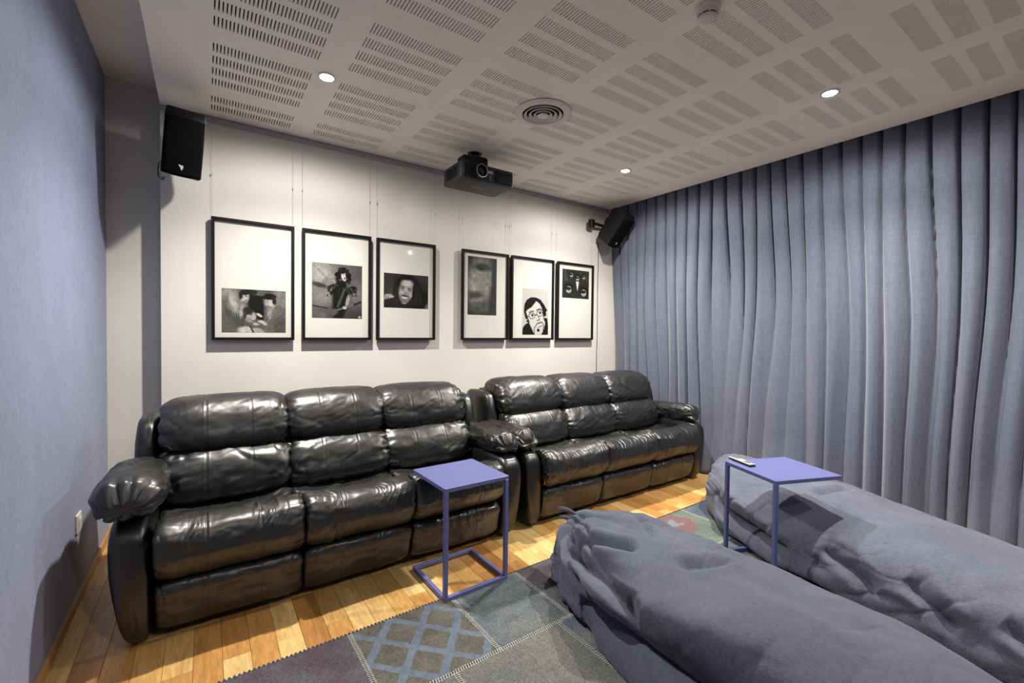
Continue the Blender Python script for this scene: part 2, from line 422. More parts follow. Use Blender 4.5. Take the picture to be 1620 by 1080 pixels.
# ------------------------------------------------------------------ soft shapes
def grid_faces(ns, nt, wrap=True):
    i = np.arange(ns-1)[:, None]; j = np.arange(nt if wrap else nt-1)[None, :]
    j2 = (j+1) % nt if wrap else j+1
    a = i*nt+j; b = i*nt+j2; c = (i+1)*nt+j2; d = (i+1)*nt+j
    return np.stack([a+0*d, b+0*d, c+0*d, d+0*a], -1).reshape(-1, 4)
def soft(name, m, parent, cen, half, axis='x', pc=2.8, pe=4.0, ns=110, nt=120, seed=0, gather=.006, gk=26, crease=.0,
         ck=40, cwin=None, lump=.006, diag=.0, seams=(), seamw=.0035, seamd=.0026, post=None, fold=None):
    """closed pillow: superellipse tube along an axis, gathered at both ends, with seams, creases and folds"""
    a, bb, cc = half
    L = {'x': a, 'y': bb, 'z': cc}[axis]
    h1, h2 = {'x': (bb, cc), 'y': (a, cc), 'z': (a, bb)}[axis]
    t = np.linspace(-1, 1, ns); s = np.sin(t*np.pi/2)*.55+t*.45; s = np.clip(s, -1, 1)
    th = np.linspace(0, 2*np.pi, nt, endpoint=False)
    S, T = np.meshgrid(s, th, indexing='ij')
    e = np.clip(1-np.abs(S)**pe, 0, 1)**(1/pe); e = np.maximum(e, .004)
    ct, st = np.cos(T), np.sin(T); rr = (np.abs(ct)**pc+np.abs(st)**pc)**(-1/pc)
    P1, P2 = h1*rr*ct*e, h2*rr*st*e; A = L*S
    def pos(A, P1, P2):
        return {'x': np.stack([A, P1, P2], -1), 'y': np.stack([P1, A, P2], -1), 'z': np.stack([P1, P2, A], -1)}[axis]
    P = pos(A, P1, P2)
    dS = np.gradient(P, axis=0); dT = (np.roll(P, -1, 1)-np.roll(P, 1, 1))
    N = np.cross(dS, dT); N /= (np.linalg.norm(N, axis=-1, keepdims=True)+1e-12)
    if (N*P).sum() < 0: N = -N
    rad = (h1+h2)/2; arc = T/(2*np.pi)
    D = lump*(fbm(A*9, np.cos(T)*1.3+np.sin(T)*2.1+seed, seed)*.8)
    # gathers at both ends (periodic in T by blending)
    def pn(k, yy, sd):   # periodic noise in T
        x = arc*k; n1 = vnoise(x, yy, sd); n2 = vnoise(x-k, yy, sd); wgt = sstep(.9, 1.0, arc); return n1*(1-wgt)+n2*wgt
    dist = (1-np.abs(S))*L
    side = np.where(S > 0, 3.7, 9.1)
    g = np.abs(pn(gk, side+dist*9+.6*vnoise(dist*30, arc*12, seed+3), seed+5)); g2 = np.abs(pn(gk*2.1, side+dist*14, seed+6))
    D += gather*(g*1.6-.6)*np.exp(-dist/.065)*sstep(0, .006, dist) + gather*.45*(g2-.4)*np.exp(-dist/.035)*sstep(0, .01, dist)
    if crease:
        wv = A*ck + .8*vnoise(A*6, arc*6, seed+9) + 1.4*vnoise(arc*9, A*3, seed+12)
        cr = np.abs(vnoise(wv, arc*5, seed+10))
        wn = cwin(A/L, T) if cwin else 1.0
        wn = wn*np.clip(.5+.9*vnoise(A*7, arc*7+3, seed+21), 0, 1.2)
        D += crease*(cr*1.8-.6)*wn
    if diag:
        x = A*14+arc*26; y = A*5-arc*4
        D += diag*(np.abs(fbm(x, y, seed+31, 2))*1.5-.5)*sstep(.0, .5, .5+.8*vnoise(A*5, arc*5, seed+33))
    for sx in seams:
        D += -seamd*np.exp(-((A-sx)/seamw)**2) + seamd*.45*np.exp(-((A-sx-seamw*2.2)/(seamw*.9))**2)+seamd*.45*np.exp(-((A-sx+seamw*2.2)/(seamw*.9))**2)
    if fold is not None: D += fold(A, T, S)
    D *= np.minimum(1, e*3)
    P = P+N*D[..., None]
    if post is not None: P = post(P)
    P = P+np.array(cen)
    V = P.reshape(-1, 3); F = grid_faces(ns, nt)
    V = np.vstack([V, P[0].mean(0), P[-1].mean(0)])
    j = np.arange(nt); j2 = (j+1) % nt; n0 = ns*nt
    # caps as degenerate-free quads: triangles kept as separate object faces
    caps = [(n0, int(q2), int(q1)) for q1, q2 in zip(j, j2)] + [(n0+1, int((ns-1)*nt+q1), int((ns-1)*nt+q2)) for q1, q2 in zip(j, j2)]
    me = bpy.data.meshes.new(name)
    nq = len(F); loops = np.concatenate([F.ravel(), np.array(caps).ravel()]).astype(np.int32)
    me.vertices.add(len(V)); me.vertices.foreach_set('co', V.astype(np.float32).ravel())
    me.loops.add(len(loops)); me.loops.foreach_set('vertex_index', loops)
    me.polygons.add(nq+len(caps))
    ls = np.concatenate([np.arange(nq)*4, nq*4+np.arange(len(caps))*3]).astype(np.int32)
    me.polygons.foreach_set('loop_start', ls)
    me.update(calc_edges=True); me.polygons.foreach_set('use_smooth', np.ones(nq+len(caps), bool))
    me.materials.append(m); me.validate(); me.update()
    import bmesh
    bm = bmesh.new(); bm.from_mesh(me); bmesh.ops.recalc_face_normals(bm, faces=bm.faces); bm.to_mesh(me); bm.free()
    o = bpy.data.objects.new(name, me); C.objects.link(o); o.parent = parent
    return o

# ------------------------------------------------------------------ recliner sofas
def make_sofa(x0, bounds, arms, seed, label, yb=0.0):
    """local x as world x - x0; y, z as world; bounds = 4 seat boundaries, arms = (left outer, right outer)"""
    e = empty('recliner_sofa', (x0, 2.75+yb, 0), label=label, cat='sofa', group='black leather recliner sofas')
    oy = -2.75
    def S(name, m, cen, half, **k):
        return soft(name, m, e, (cen[0], cen[1]+oy, cen[2]), half, **k)
    for i in range(3):
        xa, xb = bounds[i], bounds[i+1]; cx = (xa+xb)/2; hw = (xb-xa)/2
        sd = seed+i*10
        sm = (-hw*.36, hw*.36)
        def tilt(P, hw=hw):
            x = P[..., 0]/hw; P = P.copy(); P[..., 1] += .10*P[..., 2]/.14*.35; P[..., 2] += .0; return P
        # head cushion: fat pillow, highest behind
        def headp(P, hw=hw):
            P = P.copy(); P[..., 1] += .30*P[..., 2]; P[..., 2] -= .018*np.clip(np.abs(P[..., 0]/hw), 0, 1)**3*np.tanh(P[..., 2]/.06)*.6; return P
        S('head_cushion', LEATHER, (cx, 2.90, .795), (hw*1.05, .165, .142), pc=2.7, pe=6.5, seed=sd+1, gather=.011, gk=22, crease=.006, ck=11,
          cwin=lambda s, t: np.clip(.35+.65*(np.cos(t-4.0)), 0, 1), lump=.003, diag=.0018, seams=sm, post=headp)
        S('lumbar_cushion', LEATHER, (cx, 2.80, .555), (hw*1.045, .155, .140), pc=2.6, pe=6.5, seed=sd+2, gather=.014, gk=24, crease=.004, ck=12,
          lump=.003, diag=.0018, seams=sm, post=lambda P: np.stack([P[..., 0], P[..., 1]+.22*P[..., 2], P[..., 2]], -1))
        # seat cushion behind the groove
        def seatp(P, hw=hw):
            P = P.copy(); x = np.clip(np.abs(P[..., 0]/hw), 0, 1); P[..., 2] += .036*x**3-.006*(1-x)*np.clip(-P[..., 1]/.2, 0, 1); return P
        S('seat_cushion', LEATHER, (cx, 2.660, .356), (hw*1.0, .215, .068), pc=3.0, pe=5, seed=sd+3, gather=.007, gk=26, crease=.004, ck=20,
          lump=.005, diag=.004, seams=sm, post=seatp)
        # front bolster (leg rest roll)
        def rollp(P, hw=hw):
            P = P.copy(); x = np.clip(np.abs(P[..., 0]/hw), 0, 1); P[..., 2] += .030*x**2.5*np.clip(P[..., 2]/.1+.4, 0, 1); P[..., 1] += .012*(1-x**2)
            P[..., 1] += np.where(P[..., 2] < 0, -P[..., 2]*.28, 0); return P
        S('seat_bolster', LEATHER, (cx, 2.315, .370), (hw*1.0, .115, .120), pc=2.7, pe=8, seed=sd+4, gather=.005, gk=22, crease=.0075 if seed < 200 else .0060, ck=50 if seed < 200 else 62,
          cwin=(lambda s, t, q=i: np.clip(np.exp(-((s-.45)/.2)**2)+.8*np.exp(-((s+.5)/.15)**2)+.08, 0, 1)) if seed < 200 else (lambda s, t: .55+.45*np.abs(s)), lump=.004, seams=sm, post=rollp, ns=170)
        # footrest panel under it
        def footp(P):
            P = P.copy(); P[..., 1] += .02*np.clip(-P[..., 2]/.1, -1, 1); return P
        S('footrest_panel', LEATHER, (cx, 2.375, .148), (hw*1.0, .105, .110), pc=4.2, pe=9, seed=sd+5, gather=.003, gk=20, crease=.004, ck=36,
          cwin=lambda s, t: np.clip(np.sin(t), 0, 1)+.3, lump=.004, seams=sm, post=footp, ns=130)
    for sgn, (xi, xo) in ((-1, (bounds[0], arms[0])), (1, (bounds[3], arms[1]))):
        cx = (xi+xo)/2; hw = abs(xo-xi)/2
        def armp(P, sgn=sgn, hw=hw):
            P = P.copy(); z = (P[..., 2]+.27)/.54; z = np.clip(z, 0, 1)
            outer = np.clip(P[..., 0]*sgn/hw*.5+.5, 0, 1)
            P[..., 0] -= sgn*outer*.060*(1-z)**2.2; P[..., 1] += np.where(P[..., 1] < 0, .03*(1-z)+.02*z**3, 0); return P
        S('arm_panel', LEATHER2, (cx, 2.70, .262), (hw*.97, .45, .262), axis='y', pc=4.5, pe=7, ns=90, nt=110, seed=seed+41, gather=0, lump=.0008, post=armp)
        def padp(P, sgn=sgn):
            P = P.copy(); f = np.clip(-P[..., 1]/.33, -1, 1); P[..., 2] += .014*f; P[..., 0] *= 1+.10*np.clip(f, 0, 1); P[..., 0] += sgn*.008
            k = np.clip((f-.80)/.20, 0, 1); P[..., 2] -= .085*k**1.6*np.clip(.6+P[..., 2]/.1, 0, 1.4); return P
        S('arm_pad', LEATHER, (cx-sgn*.005, 2.62 if not (seed < 200 and sgn < 0) else 2.57, .60 if (seed < 200 and sgn < 0) else .572), (hw+.006 if not (seed < 200 and sgn < 0) else hw+.04, .30, .090 if (seed < 200 and sgn < 0) else .080), axis='y', pc=2.3, pe=4.2, ns=130, nt=120, seed=seed+50+sgn, gather=.018, gk=15,
          crease=.003, ck=12, lump=.006, diag=.0018, seams=(-.12,), post=padp)
        def wingp(P, sgn=sgn):
            P = P.copy(); P[..., 1] += .16*P[..., 2]; return P
        S('back_wing', LEATHER2, (cx-sgn*.015, 2.97, .56), (hw*.72, .19, .28), axis='z', pc=3.0, pe=5, ns=80, nt=90, seed=seed+60, gather=0, lump=.003,
          post=wingp, seams=())
    xa, xb = bounds[0], bounds[3]
    b = MB(); b.box(xa-.02, xb+.02, 3.0+oy, 3.16+oy, .10, .84, .03); autosmooth(b.build('back_panel', LEATHER2, e))
    b = MB(); b.box(xa+.02, xb-.02, 2.42+oy, 3.08+oy, .012, .30, .01); b.box(xa+.03, xb-.03, 2.36+oy, 2.44+oy, .012, .045)
    for x in (xa+.05, xb-.12):
        for y in (2.45, 2.98): b.box(x, x+.06, y+oy, y+.06+oy, 0, .02)
    b.build('base_frame', BLACKP, e)
    return e
make_sofa(.67, [-.845, -.285, .255, .830], (-1.0, 1.005), 100, 'black leather three-seat recliner sofa behind the standing blue side table, left of the two')
make_sofa(2.70, [-.855, -.285, .275, .845], (-1.01, 1.01), 300, 'black leather three-seat recliner sofa beside the blue curtain, right of the two', .02)

# ------------------------------------------------------------------ curtain
def make_curtain():
    y = np.arange(YF+.05, WALL-.012, .0065)[::-1]; z = np.concatenate([np.linspace(.012, 2.5, 60), np.linspace(2.52, 2.81, 10)])
    Y, Z = np.meshgrid(y, z, indexing='ij')
    p = .1235; lo = sstep(2.75, .9, Z)          # 0 at top, 1 low
    wob = .60*vnoise(Y*2.0, Z*.38, 5)+.25*vnoise(Y*4.6, Z*.5, 6)
    ph = Y/p + .15*vnoise(Y*3, 0*Z, 4) + lo*wob*1.25
    idx = np.floor(ph); f = ph-idx
    rnd = _h(idx, idx*0, 77)*.5+.5; rnd2 = _h(idx+1, idx*0, 77)*.5+.5
    dpt = rnd*(1-f)+rnd2*f
    gap = np.abs(np.sin(np.pi*f))
    top = np.clip(gap/.42, 0, 1)**.75*(.9+.1*gap); low = gap**.75
    prof = top*(1-lo)+low*lo
    amp = .098*(1-lo)+lo*(.016+.085*dpt**1.3)
    x = XC+.135-amp*prof
    x -= lo*.022*(fbm(Y*3.1, Z*.25, 8, 2)) + lo*.005*vnoise(Y*22, Z*.5, 9)
    x -= .05*sstep(.5, 0, Z)*np.clip(.45+vnoise(Y*4, Z*.5, 12), 0, 1)      # spreads on the floor
    x = np.minimum(x, 4.05)
    V = np.stack([x, Y, Z], -1).reshape(-1, 3); F = grid_faces(len(y), len(z), False)
    o = np_mesh('cloth_panel', V, F, CURT, None)
    md = o.modifiers.new('thick', 'SOLIDIFY'); md.thickness = .0025
    return o
cur = empty('curtain', (XC+.1, .5, 0), label='floor-length grey-blue pleated curtain covering the whole right wall', cat='curtain')
cl = make_curtain(); cl.parent = cur; cl.location = (-(XC+.1), -.5, 0)
b = MB(); b.box(-.02, .02, YF-.4, WALL-.5-.02, 2.812, 2.83); b.build('curtain_track', VENTM, cur)

# ------------------------------------------------------------------ bean bag loungers
def beanbag(knots, seed, label, folds, m=DENIM, ns=520, nt=300, tail=None, lift=None):
    """knots: (y, xl, xr, ztop) from the head end to the foot end"""
    K = np.array(knots); ky = K[:, 0]
    n = ns; t = np.linspace(0, 1, n)
    y = ky[0]+(ky[-1]-ky[0])*(t-.12*np.sin(2*np.pi*t)/(2*np.pi)*1.0)
    o = np.argsort(ky)
    def interp(col):
        v = np.interp(y, ky[o], K[o, col]); k = np.ones(13)/13
        vp = np.pad(v, 6, mode='edge'); return np.convolve(vp, k, 'valid')
    xl, xr, zt = interp(1), interp(2), interp(3)
    th = np.linspace(0, 2*np.pi, nt, endpoint=False)
    Yg, T = np.meshgrid(y, th, indexing='ij'); XL_, XR_, ZT = [np.repeat(q[:, None], nt, 1) for q in (xl, xr, zt)]
    ct, st = np.cos(T), np.sin(T); pc = np.where(st > 0, 2.5, 5.5); rr = (np.abs(ct)**pc+np.abs(st)**pc)**(-1/pc)
    cx = (XL_+XR_)/2; hw = (XR_-XL_)/2
    zc = .36*ZT
    Z = zc+np.where(st > 0, ZT-zc, zc)*rr*st; X = cx+hw*rr*ct*(1+.05*np.clip(-st*1.4, 0, 1))
    # st>0 top; ct<0 is the left (viewer's) side
    P = np.stack([X, Yg, Z], -1)
    N = np.stack([ct/np.maximum(hw, .05), 0*ct, st/np.maximum(ZT*.5, .05)], -1); N /= np.linalg.norm(N, axis=-1, keepdims=True)
    top = np.clip(st, 0, 1); left = np.clip(-ct, 0, 1); right = np.clip(ct, 0, 1)
    hd = np.clip((ky[0]-Yg), 0, 9)          # distance from the head end
    D = .020*fbm(X*2.6, Yg*2.2, seed, 2)*np.clip(top+.3, 0, 1)
    # long soft creases radiating from the head
    rad = np.arctan2(X-(xl[6]+xr[6])/2, hd+.25)
    arcn = T/(2*np.pi)
    pl = np.abs(vnoise(arcn*34, hd*2.2, seed+2)); pl2 = np.abs(vnoise(arcn*64, hd*5, seed+3))
    D += (.050*(pl-.3)+.014*(pl2-.3))*np.exp(-hd/.20)*(.3+.7*np.clip(left+.4*right, 0, 1))
    D += .020*(np.abs(vnoise(X*3.0+Yg*5.0, X*2-Yg*1.2, seed+4))-.3)*np.exp(-((hd-.25)/.45)**2)
    # side folds: short horizontal puckers along the sides
    sidew = np.exp(-((np.abs(np.arctan2(st, np.abs(ct)))-.15)/.5)**2)
    D += .030*(np.abs(vnoise(Yg*6+Z*9, Z*7-Yg*1.0, seed+6))-.32)*sidew*np.clip(.4+.8*vnoise(Yg*2, Z*2, seed+8), 0, 1)
    D += .006*(np.abs(fbm(X*7+Yg*3, Yg*6-X*4, seed+11, 2))-.4)*top
    wx, wy = X+.10*vnoise(X*3, Yg*3, seed+40), Yg+.12*vnoise(X*3+5, Yg*3, seed+41)
    def crease(u, v, sd_, w_): return np.exp(-(np.abs(vnoise(u, v, sd_))/w_))
    cw = np.clip(.25+.9*vnoise(X*2.2, Yg*1.7, seed+43), 0, 1)
    D -= (.010*crease(wx*3.2+wy*1.5, wy*2.2-wx*1.0, seed+44, .10)*cw + .006*crease(wx*1.6-wy*4.2, wy*1.1+wx*1.2, seed+45, .09)*np.clip(.9-cw, 0, 1))*np.clip(top+.25, 0, 1)
    hw_ = np.exp(-((hd-.15)/.55)**2)
    D -= (.022*crease(rad*5.0+.5*vnoise(hd*5, rad, seed+46), hd*1.3, seed+47, .16))*hw_*np.clip(top+.5*left, 0, 1)
    D -= .018*crease(Yg*5+Z*6+X*2, Z*6-Yg*1.4, seed+48, .14)*sidew*np.clip(.5+.8*vnoise(Yg*2.6, Z*2, seed+49), 0, 1)
    P = P+N*D[..., None]
    # deep pressed folds: valley curves given as (points in (y, z or x), depth, width, which)
    for pts, dep, wid, mode in folds:
        pts = np.array(pts)
        dmin = np.full(X.shape, 9.0); tt = np.zeros(X.shape)
        A = P[..., 0] if mode == 'top' else P[..., 2]
        for q in range(len(pts)-1):
            a, bq = pts[q], pts[q+1]; d = bq-a; L2 = (d**2).sum()
            u = np.clip(((Yg-a[0])*d[0]+(A-a[1])*d[1])/L2, 0, 1)
            dd = np.hypot(Yg-(a[0]+u*d[0]), A-(a[1]+u*d[1])); better = dd < dmin
            dmin = np.where(better, dd, dmin); tt = np.where(better, (q+u)/(len(pts)-1), tt)
        taper = np.clip(np.minimum(tt, 1-tt)*6, 0, 1)**.7
        msk = sstep(-.15, .15, -ct) if mode == 'left' else np.clip(st*3, 0, 1)
        v = -dep*np.exp(-(dmin/wid)**1.25)*taper*msk + dep*.30*np.exp(-((dmin-wid*2.0)/(wid*1.0))**2)*taper*msk
        P = P+N*v[..., None]
    P[..., 2] = np.where(st < 0, np.maximum(P[..., 2], .0092), np.maximum(P[..., 2], .02))
    if lift is not None: P = lift(P)
    # closing of both ends
    P[0] = P[0]*.0+np.array([(xl[0]+xr[0])/2, ky[0]-.02, zt[0]*.75]); P[-1] = np.array([(xl[-1]+xr[-1])/2, ky[-1], zt[-1]*.4])
    for q, (i, j) in enumerate(((1, 0), (2, 0), (3, 0))):
        f = (.55, .8, .93)[q]; P[i] = P[j]*(1-f)+P[i]*f
    e = empty('bean_bag_lounger', (float(K[:, 1:3].mean()), float(ky.mean()), 0), label=label, cat='bean bag', group='denim floor loungers')
    V = P.reshape(-1, 3)-np.array(e.location)
    o2 = np_mesh('cover', V, grid_faces(n, nt), m, e)
    return e
BZ = .0
bag1 = beanbag([(1.84, 1.60, 1.70, .30), (1.78, 1.50, 1.82, .345), (1.60, 1.40, 1.98, .36), (1.30, 1.33, 2.13, .335), (1.0, 1.30, 2.16, .33), (.5, 1.24, 2.08, .35),
         (0, 1.14, 1.90, .38), (-.3, 1.10, 1.75, .33), (-.42, 1.25, 1.55, .2)], 31,
        'grey-blue denim floor lounger in the foreground, its gathered end facing the sofas',
        [([(1.77, .31), (1.62, .275), (1.43, .262), (1.22, .25), (1.08, .225)], .075, .024, 'left'), ([(1.42, .09), (1.25, .11), (1.0, .15), (.8, .19), (.62, .215), (.45, .22)], .20, .050, 'left'), ([(1.79, .32), (1.62, .18), (1.38, .05)], .03, .016, 'left'), ([(1.80, .28), (1.70, .13), (1.52, .02)], .028, .014, 'left'), ([(1.77, .33), (1.52, .21), (1.25, .13)], .03, .015, 'left'),
         ([(1.0, .04), (.7, .075), (.3, .10), (-.1, .1)], .06, .022, 'left'),
         ([(1.62, 1.46), (1.45, 1.52), (1.30, 1.60)], .05, .03, 'top'),
         ([(1.12, 1.62), (1.05, 1.75), (1.02, 1.85)], .03, .03, 'top'), ([(1.60, 1.9), (1.3, 1.72)], .018, .02, 'top'), ([(1.35, 2.0), (1.0, 1.9)], .014, .02, 'top')])
bag2 = beanbag([(1.95, 3.20, 3.42, .30), (1.88, 3.05, 3.58, .37), (1.62, 2.78, 3.70, .385), (1.2, 2.61, 3.64, .37), (.75, 2.50, 3.46, .37), (.3, 2.40, 3.18, .37),
         (-.2, 2.30, 2.98, .36), (-.45, 2.35, 2.85, .3), (-.55, 2.5, 2.7, .2)], 57,
        'paler grey denim floor lounger beside the curtain, under the table with the remote',
        [([(1.72, .22), (1.5, .17), (1.3, .14), (1.1, .12)], .11, .035, 'left'), ([(1.15, 3.0), (1.1, 3.2), (1.08, 3.3)], .03, .025, 'top'),
         ([(.95, .22), (.8, .20), (.7, .14)], .05, .03, 'left'), ([(.6, .25), (.5, .2), (.42, .14)], .05, .03, 'left'), ([(.3, .25), (.2, .2), (.12, .14)], .05, .03, 'left')],
        m=DENIM_P, lift=lambda P: np.stack([P[..., 0], P[..., 1], np.maximum(P[..., 2], .030*sstep(1.75, 1.55, P[..., 1])*sstep(.75, .95, P[..., 1])*sstep(3.15, 3.0, P[..., 0]))], -1))
# fabric tie ends at the gathered mouth of the near lounger
def tie(e, pts, wd, name='tie_end'):
    V = []; F = []
    pts = [Vector(p) for p in pts]; n = len(pts)
    for i, p in enumerate(pts):
        wv = Vector((.3, .3, .9)).normalized()*wd
        V += [p-wv+Vector((0, 0, .0)), p+Vector((.004, -.004, 0)), p+wv]
    for i in range(n-1):
        for j in range(2): F.append((i*3+j, (i+1)*3+j, (i+1)*3+j+1, i*3+j+1))
    o = np_mesh(name, [v-e.location for v in V], F, DENIM, e)
    md = o.modifiers.new('t', 'SOLIDIFY'); md.thickness = .003; return o
tie(bag1, [(1.66, 1.79, .31), (1.64, 1.82, .325), (1.625, 1.85, .325), (1.61, 1.875, .32)], .012)
tie(bag1, [(1.63, 1.79, .29), (1.61, 1.815, .295), (1.595, 1.84, .29)], .010)

# ------------------------------------------------------------------ side tables
def side_table(loc, rz, label, w_=.37, d_=.37, h=.545):
    """legs along local y=0 edge; base rails run to local y=d"""
    e = empty('side_table', loc, rz, label=label, cat='side table', group='blue metal side tables'); t = .02
    b = MB(); b.box(0, w_, 0, d_, h-.02, h, .0015); b.build('table_top', TABLEM, e)
    for x in (0, w_-t):
        b = MB(); b.box(x, x+t, 0, t, t, h-.0202, .001); b.build('leg', TABLEM, e)
        b = MB(); b.box(x, x+t, t+.0003, d_-t-.0003, 0, t, .001); b.build('base_rail', TABLEM, e)
    for y in (0, d_-t):
        b = MB(); b.box(0, w_, y, y+t, 0, t, .001); b.build('base_rail', TABLEM, e)
    return e
side_table((.932, 1.895, .0075), R(1.5), 'violet-blue metal side table standing before the left sofa, its top empty')
T2 = side_table((2.530, 1.440, .0075), R(-20.5-90), 'violet-blue metal side table reaching over the rear lounger, remote on top', .37, .43)
# remote control
rm = empty('remote_control', (2.575, 1.365, .5528), R(-111), label='slim cream remote control with black underside on the right side table', cat='remote control')
b = MB(); b.box(-.085, .085, -.021, .021, 0, .010, .003); b.build('shell_base', BLACKP, rm)
b = MB(); b.box(-.083, .083, -.020, .020, .0101, .0165, .002); b.build('face_plate', WHITEP, rm)
bt = None
for i in range(11):
    for j in range(3):
        if i in (4, 5, 6) or (i == 10 and j == 1): continue
        if bt is None:
            b = MB(); b.box(-.0042, .0042, -.0036, .0036, 0, .0016, .0005); bt = b.build('button', GREYP, rm); bt.location = (-.072+i*.0145, -.011+j*.011, .0166)
        else: inst(bt, (-.072+i*.0145, -.011+j*.011, .0166))

# ------------------------------------------------------------------ rug
def m_patch(name, a, bcol, c, sc=5, st=(1, 1), flower=None, rough=.95):
    m = mat(name, a, rough); t = NT(m)
    n = t.noise(t.obj((st[0], st[1], 1)), sc, 5, .62, .6); f = t.noise(t.obj(), 170, 2, .7); f2 = t.noise(t.obj((70, 12, 1)), 2, 3, .7)
    col = t.ramp(n, [(.32, a), (.5, bcol), (.68, c)])
    spk = t.ramp(f, [(.36, (.62, .62, .62)), (.52, (1, 1, 1)), (.66, (1.35, 1.33, 1.28))])
    col = t.mix(1.0, col, spk, 'MULTIPLY'); col = t.mix(.5, col, t.ramp(f2, [(.35, (.75, .75, .78)), (.65, (1.2, 1.2, 1.15))]), 'MULTIPLY')
    t.base(col); t.bump(f, .5, .004); m['_c'] = 1; return m, t, col
RP = {}
RP['purple'] = m_patch('rug_wool_purple', (0.063, 0.041, 0.058), (0.081, 0.070, 0.085), (0.085, 0.096, 0.111), 4)[0]
RP['greyblue'] = m_patch('rug_wool_grey_blue', (0.056, 0.067, 0.078), (0.096, 0.115, 0.130), (0.137, 0.144, 0.137), 4, (1, 2.4))[0]
RP['grey'] = m_patch('rug_wool_grey', (0.100, 0.104, 0.102), (0.130, 0.132, 0.126), (0.148, 0.148, 0.137), 3)[0]
RP['blue'] = m_patch('rug_wool_blue', (0.056, 0.074, 0.111), (0.089, 0.115, 0.152), (0.137, 0.141, 0.130), 5)[0]
RP['green'] = m_patch('rug_wool_green', (0.089, 0.115, 0.107), (0.130, 0.152, 0.130), (0.159, 0.174, 0.141), 4)[0]
RP['dark'] = m_patch('rug_wool_dark', (0.044, 0.050, 0.063), (0.070, 0.078, 0.092), (0.096, 0.100, 0.104), 5)[0]
def m_lattice():
    m, t, col = m_patch('rug_wool_lattice', (.072, .066, .056), (.092, .086, .072), (.118, .110, .092), 7)
    col2 = t.ramp(t.noise(t.obj(), 40, 3, .6), [(.3, (.080, .105, .150)), (.7, (.130, .155, .195))])
    tc = t.n('ShaderNodeTexCoord'); sx = t.n('ShaderNodeSeparateXYZ'); t.l(tc.outputs['Object'], sx.inputs[0])
    wob = t.math('MULTIPLY', t.math('SUBTRACT', t.noise(t.obj(), 55, 2), .5), .018)
    def fam(ax, ay, c0, sp):
        v = t.math('ADD', t.math('ADD', t.math('MULTIPLY', sx.outputs[0], ax), t.math('MULTIPLY', sx.outputs[1], ay)), wob)
        fr = t.math('FRACT', t.math('DIVIDE', t.math('SUBTRACT', v, c0), sp))
        return t.math('LESS_THAN', t.math('ABSOLUTE', t.math('SUBTRACT', fr, .5)), .108)
    f = t.math('MAXIMUM', fam(-.791, .611, .448-.075, .150), fam(.741, .672, 1.669-.066, .132))
    t.base(t.mix(f, col, col2)); return m
RP['lattice'] = m_lattice()
def m_flower():
    m, t, col = m_patch('rug_wool_green_flower', (.085, .115, .108), (.130, .155, .132), (.160, .180, .145), 4)
    tc = t.n('ShaderNodeTexCoord'); n = t.n('ShaderNodeVectorMath', operation='SUBTRACT'); n.inputs[1].default_value = (2.66, 1.78, .006)
    t.l(tc.outputs['Object'], n.inputs[0]); ln = t.n('ShaderNodeVectorMath', operation='LENGTH'); t.l(n.outputs[0], ln.inputs[0])
    d = t.math('ADD', ln.outputs['Value'], t.math('MULTIPLY', t.math('SUBTRACT', t.noise(t.obj(), 16, 3), .5), .16))
    c = t.mix(t.math('LESS_THAN', d, .135), col, (.165, .085, .085)); t.base(t.mix(t.math('LESS_THAN', d, .045), c, (.16, .18, .20))); return m
RP['flower'] = m_flower()
rug = empty('rug', (0, 0, 0), label='patchwork rug of faded blue, grey and purple wool patches stitched together', cat='rug')
rug.rotation_euler = (0, 0, R(1.0)); rug.location = (0, .008, 0)
rugY = 1.908
rowA = [(-.38, .06, 'grey'), (.06, .535, 'purple'), (.535, 1.01, 'lattice'), (1.01, 1.40, 'greyblue'), (1.40, 1.95, 'purple'), (1.95, 2.30, 'grey'), (2.30, 2.91, 'flower'), (2.91, 3.58, 'blue')]
rowB = [(-.38, .35, 'blue'), (.35, .80, 'grey'), (.80, 1.32, 'grey'), (1.32, 1.9, 'blue'), (1.9, 2.55, 'dark'), (2.55, 3.1, 'greyblue'), (3.1, 3.58, 'green')]
rowC = [(-.38, .5, 'purple'), (.5, 1.2, 'greyblue'), (1.2, 2.0, 'lattice'), (2.0, 2.8, 'green'), (2.8, 3.58, 'blue')]
rowD = [(-.38, .8, 'dark'), (.8, 1.7, 'blue'), (1.7, 2.6, 'purple'), (2.6, 3.58, 'grey')]
yr = [(rugY, 1.462), (1.462, .80), (.80, .05), (.05, -.75)]
zig = MB(); edge = MB()
def stitch(x0, y0, x1, y1, wd=.010, st=.0105):
    L = math.hypot(x1-x0, y1-y0); n = int(L/st); dx, dy = (x1-x0)/L, (y1-y0)/L; nx, ny = -dy, dx
    for k in range(n):
        s = k*st; j = rng.uniform(-.002, .002); sk = .004
        a = Vector((x0+dx*s+nx*(-wd+j), y0+dy*s+ny*(-wd+j), .0095)); b2 = Vector((x0+dx*(s+sk)+nx*(wd+j), y0+dy*(s+sk)+ny*(wd+j), .0095))
        t_ = Vector((dx, dy, 0))*.0017
        zig.add([a-t_, a+t_, b2+t_, b2-t_, (a+b2)/2+Vector((0, 0, .0018))], [(0, 1, 4), (1, 2, 4), (2, 3, 4), (3, 0, 4)])
    c = Vector((dx, dy, 0))
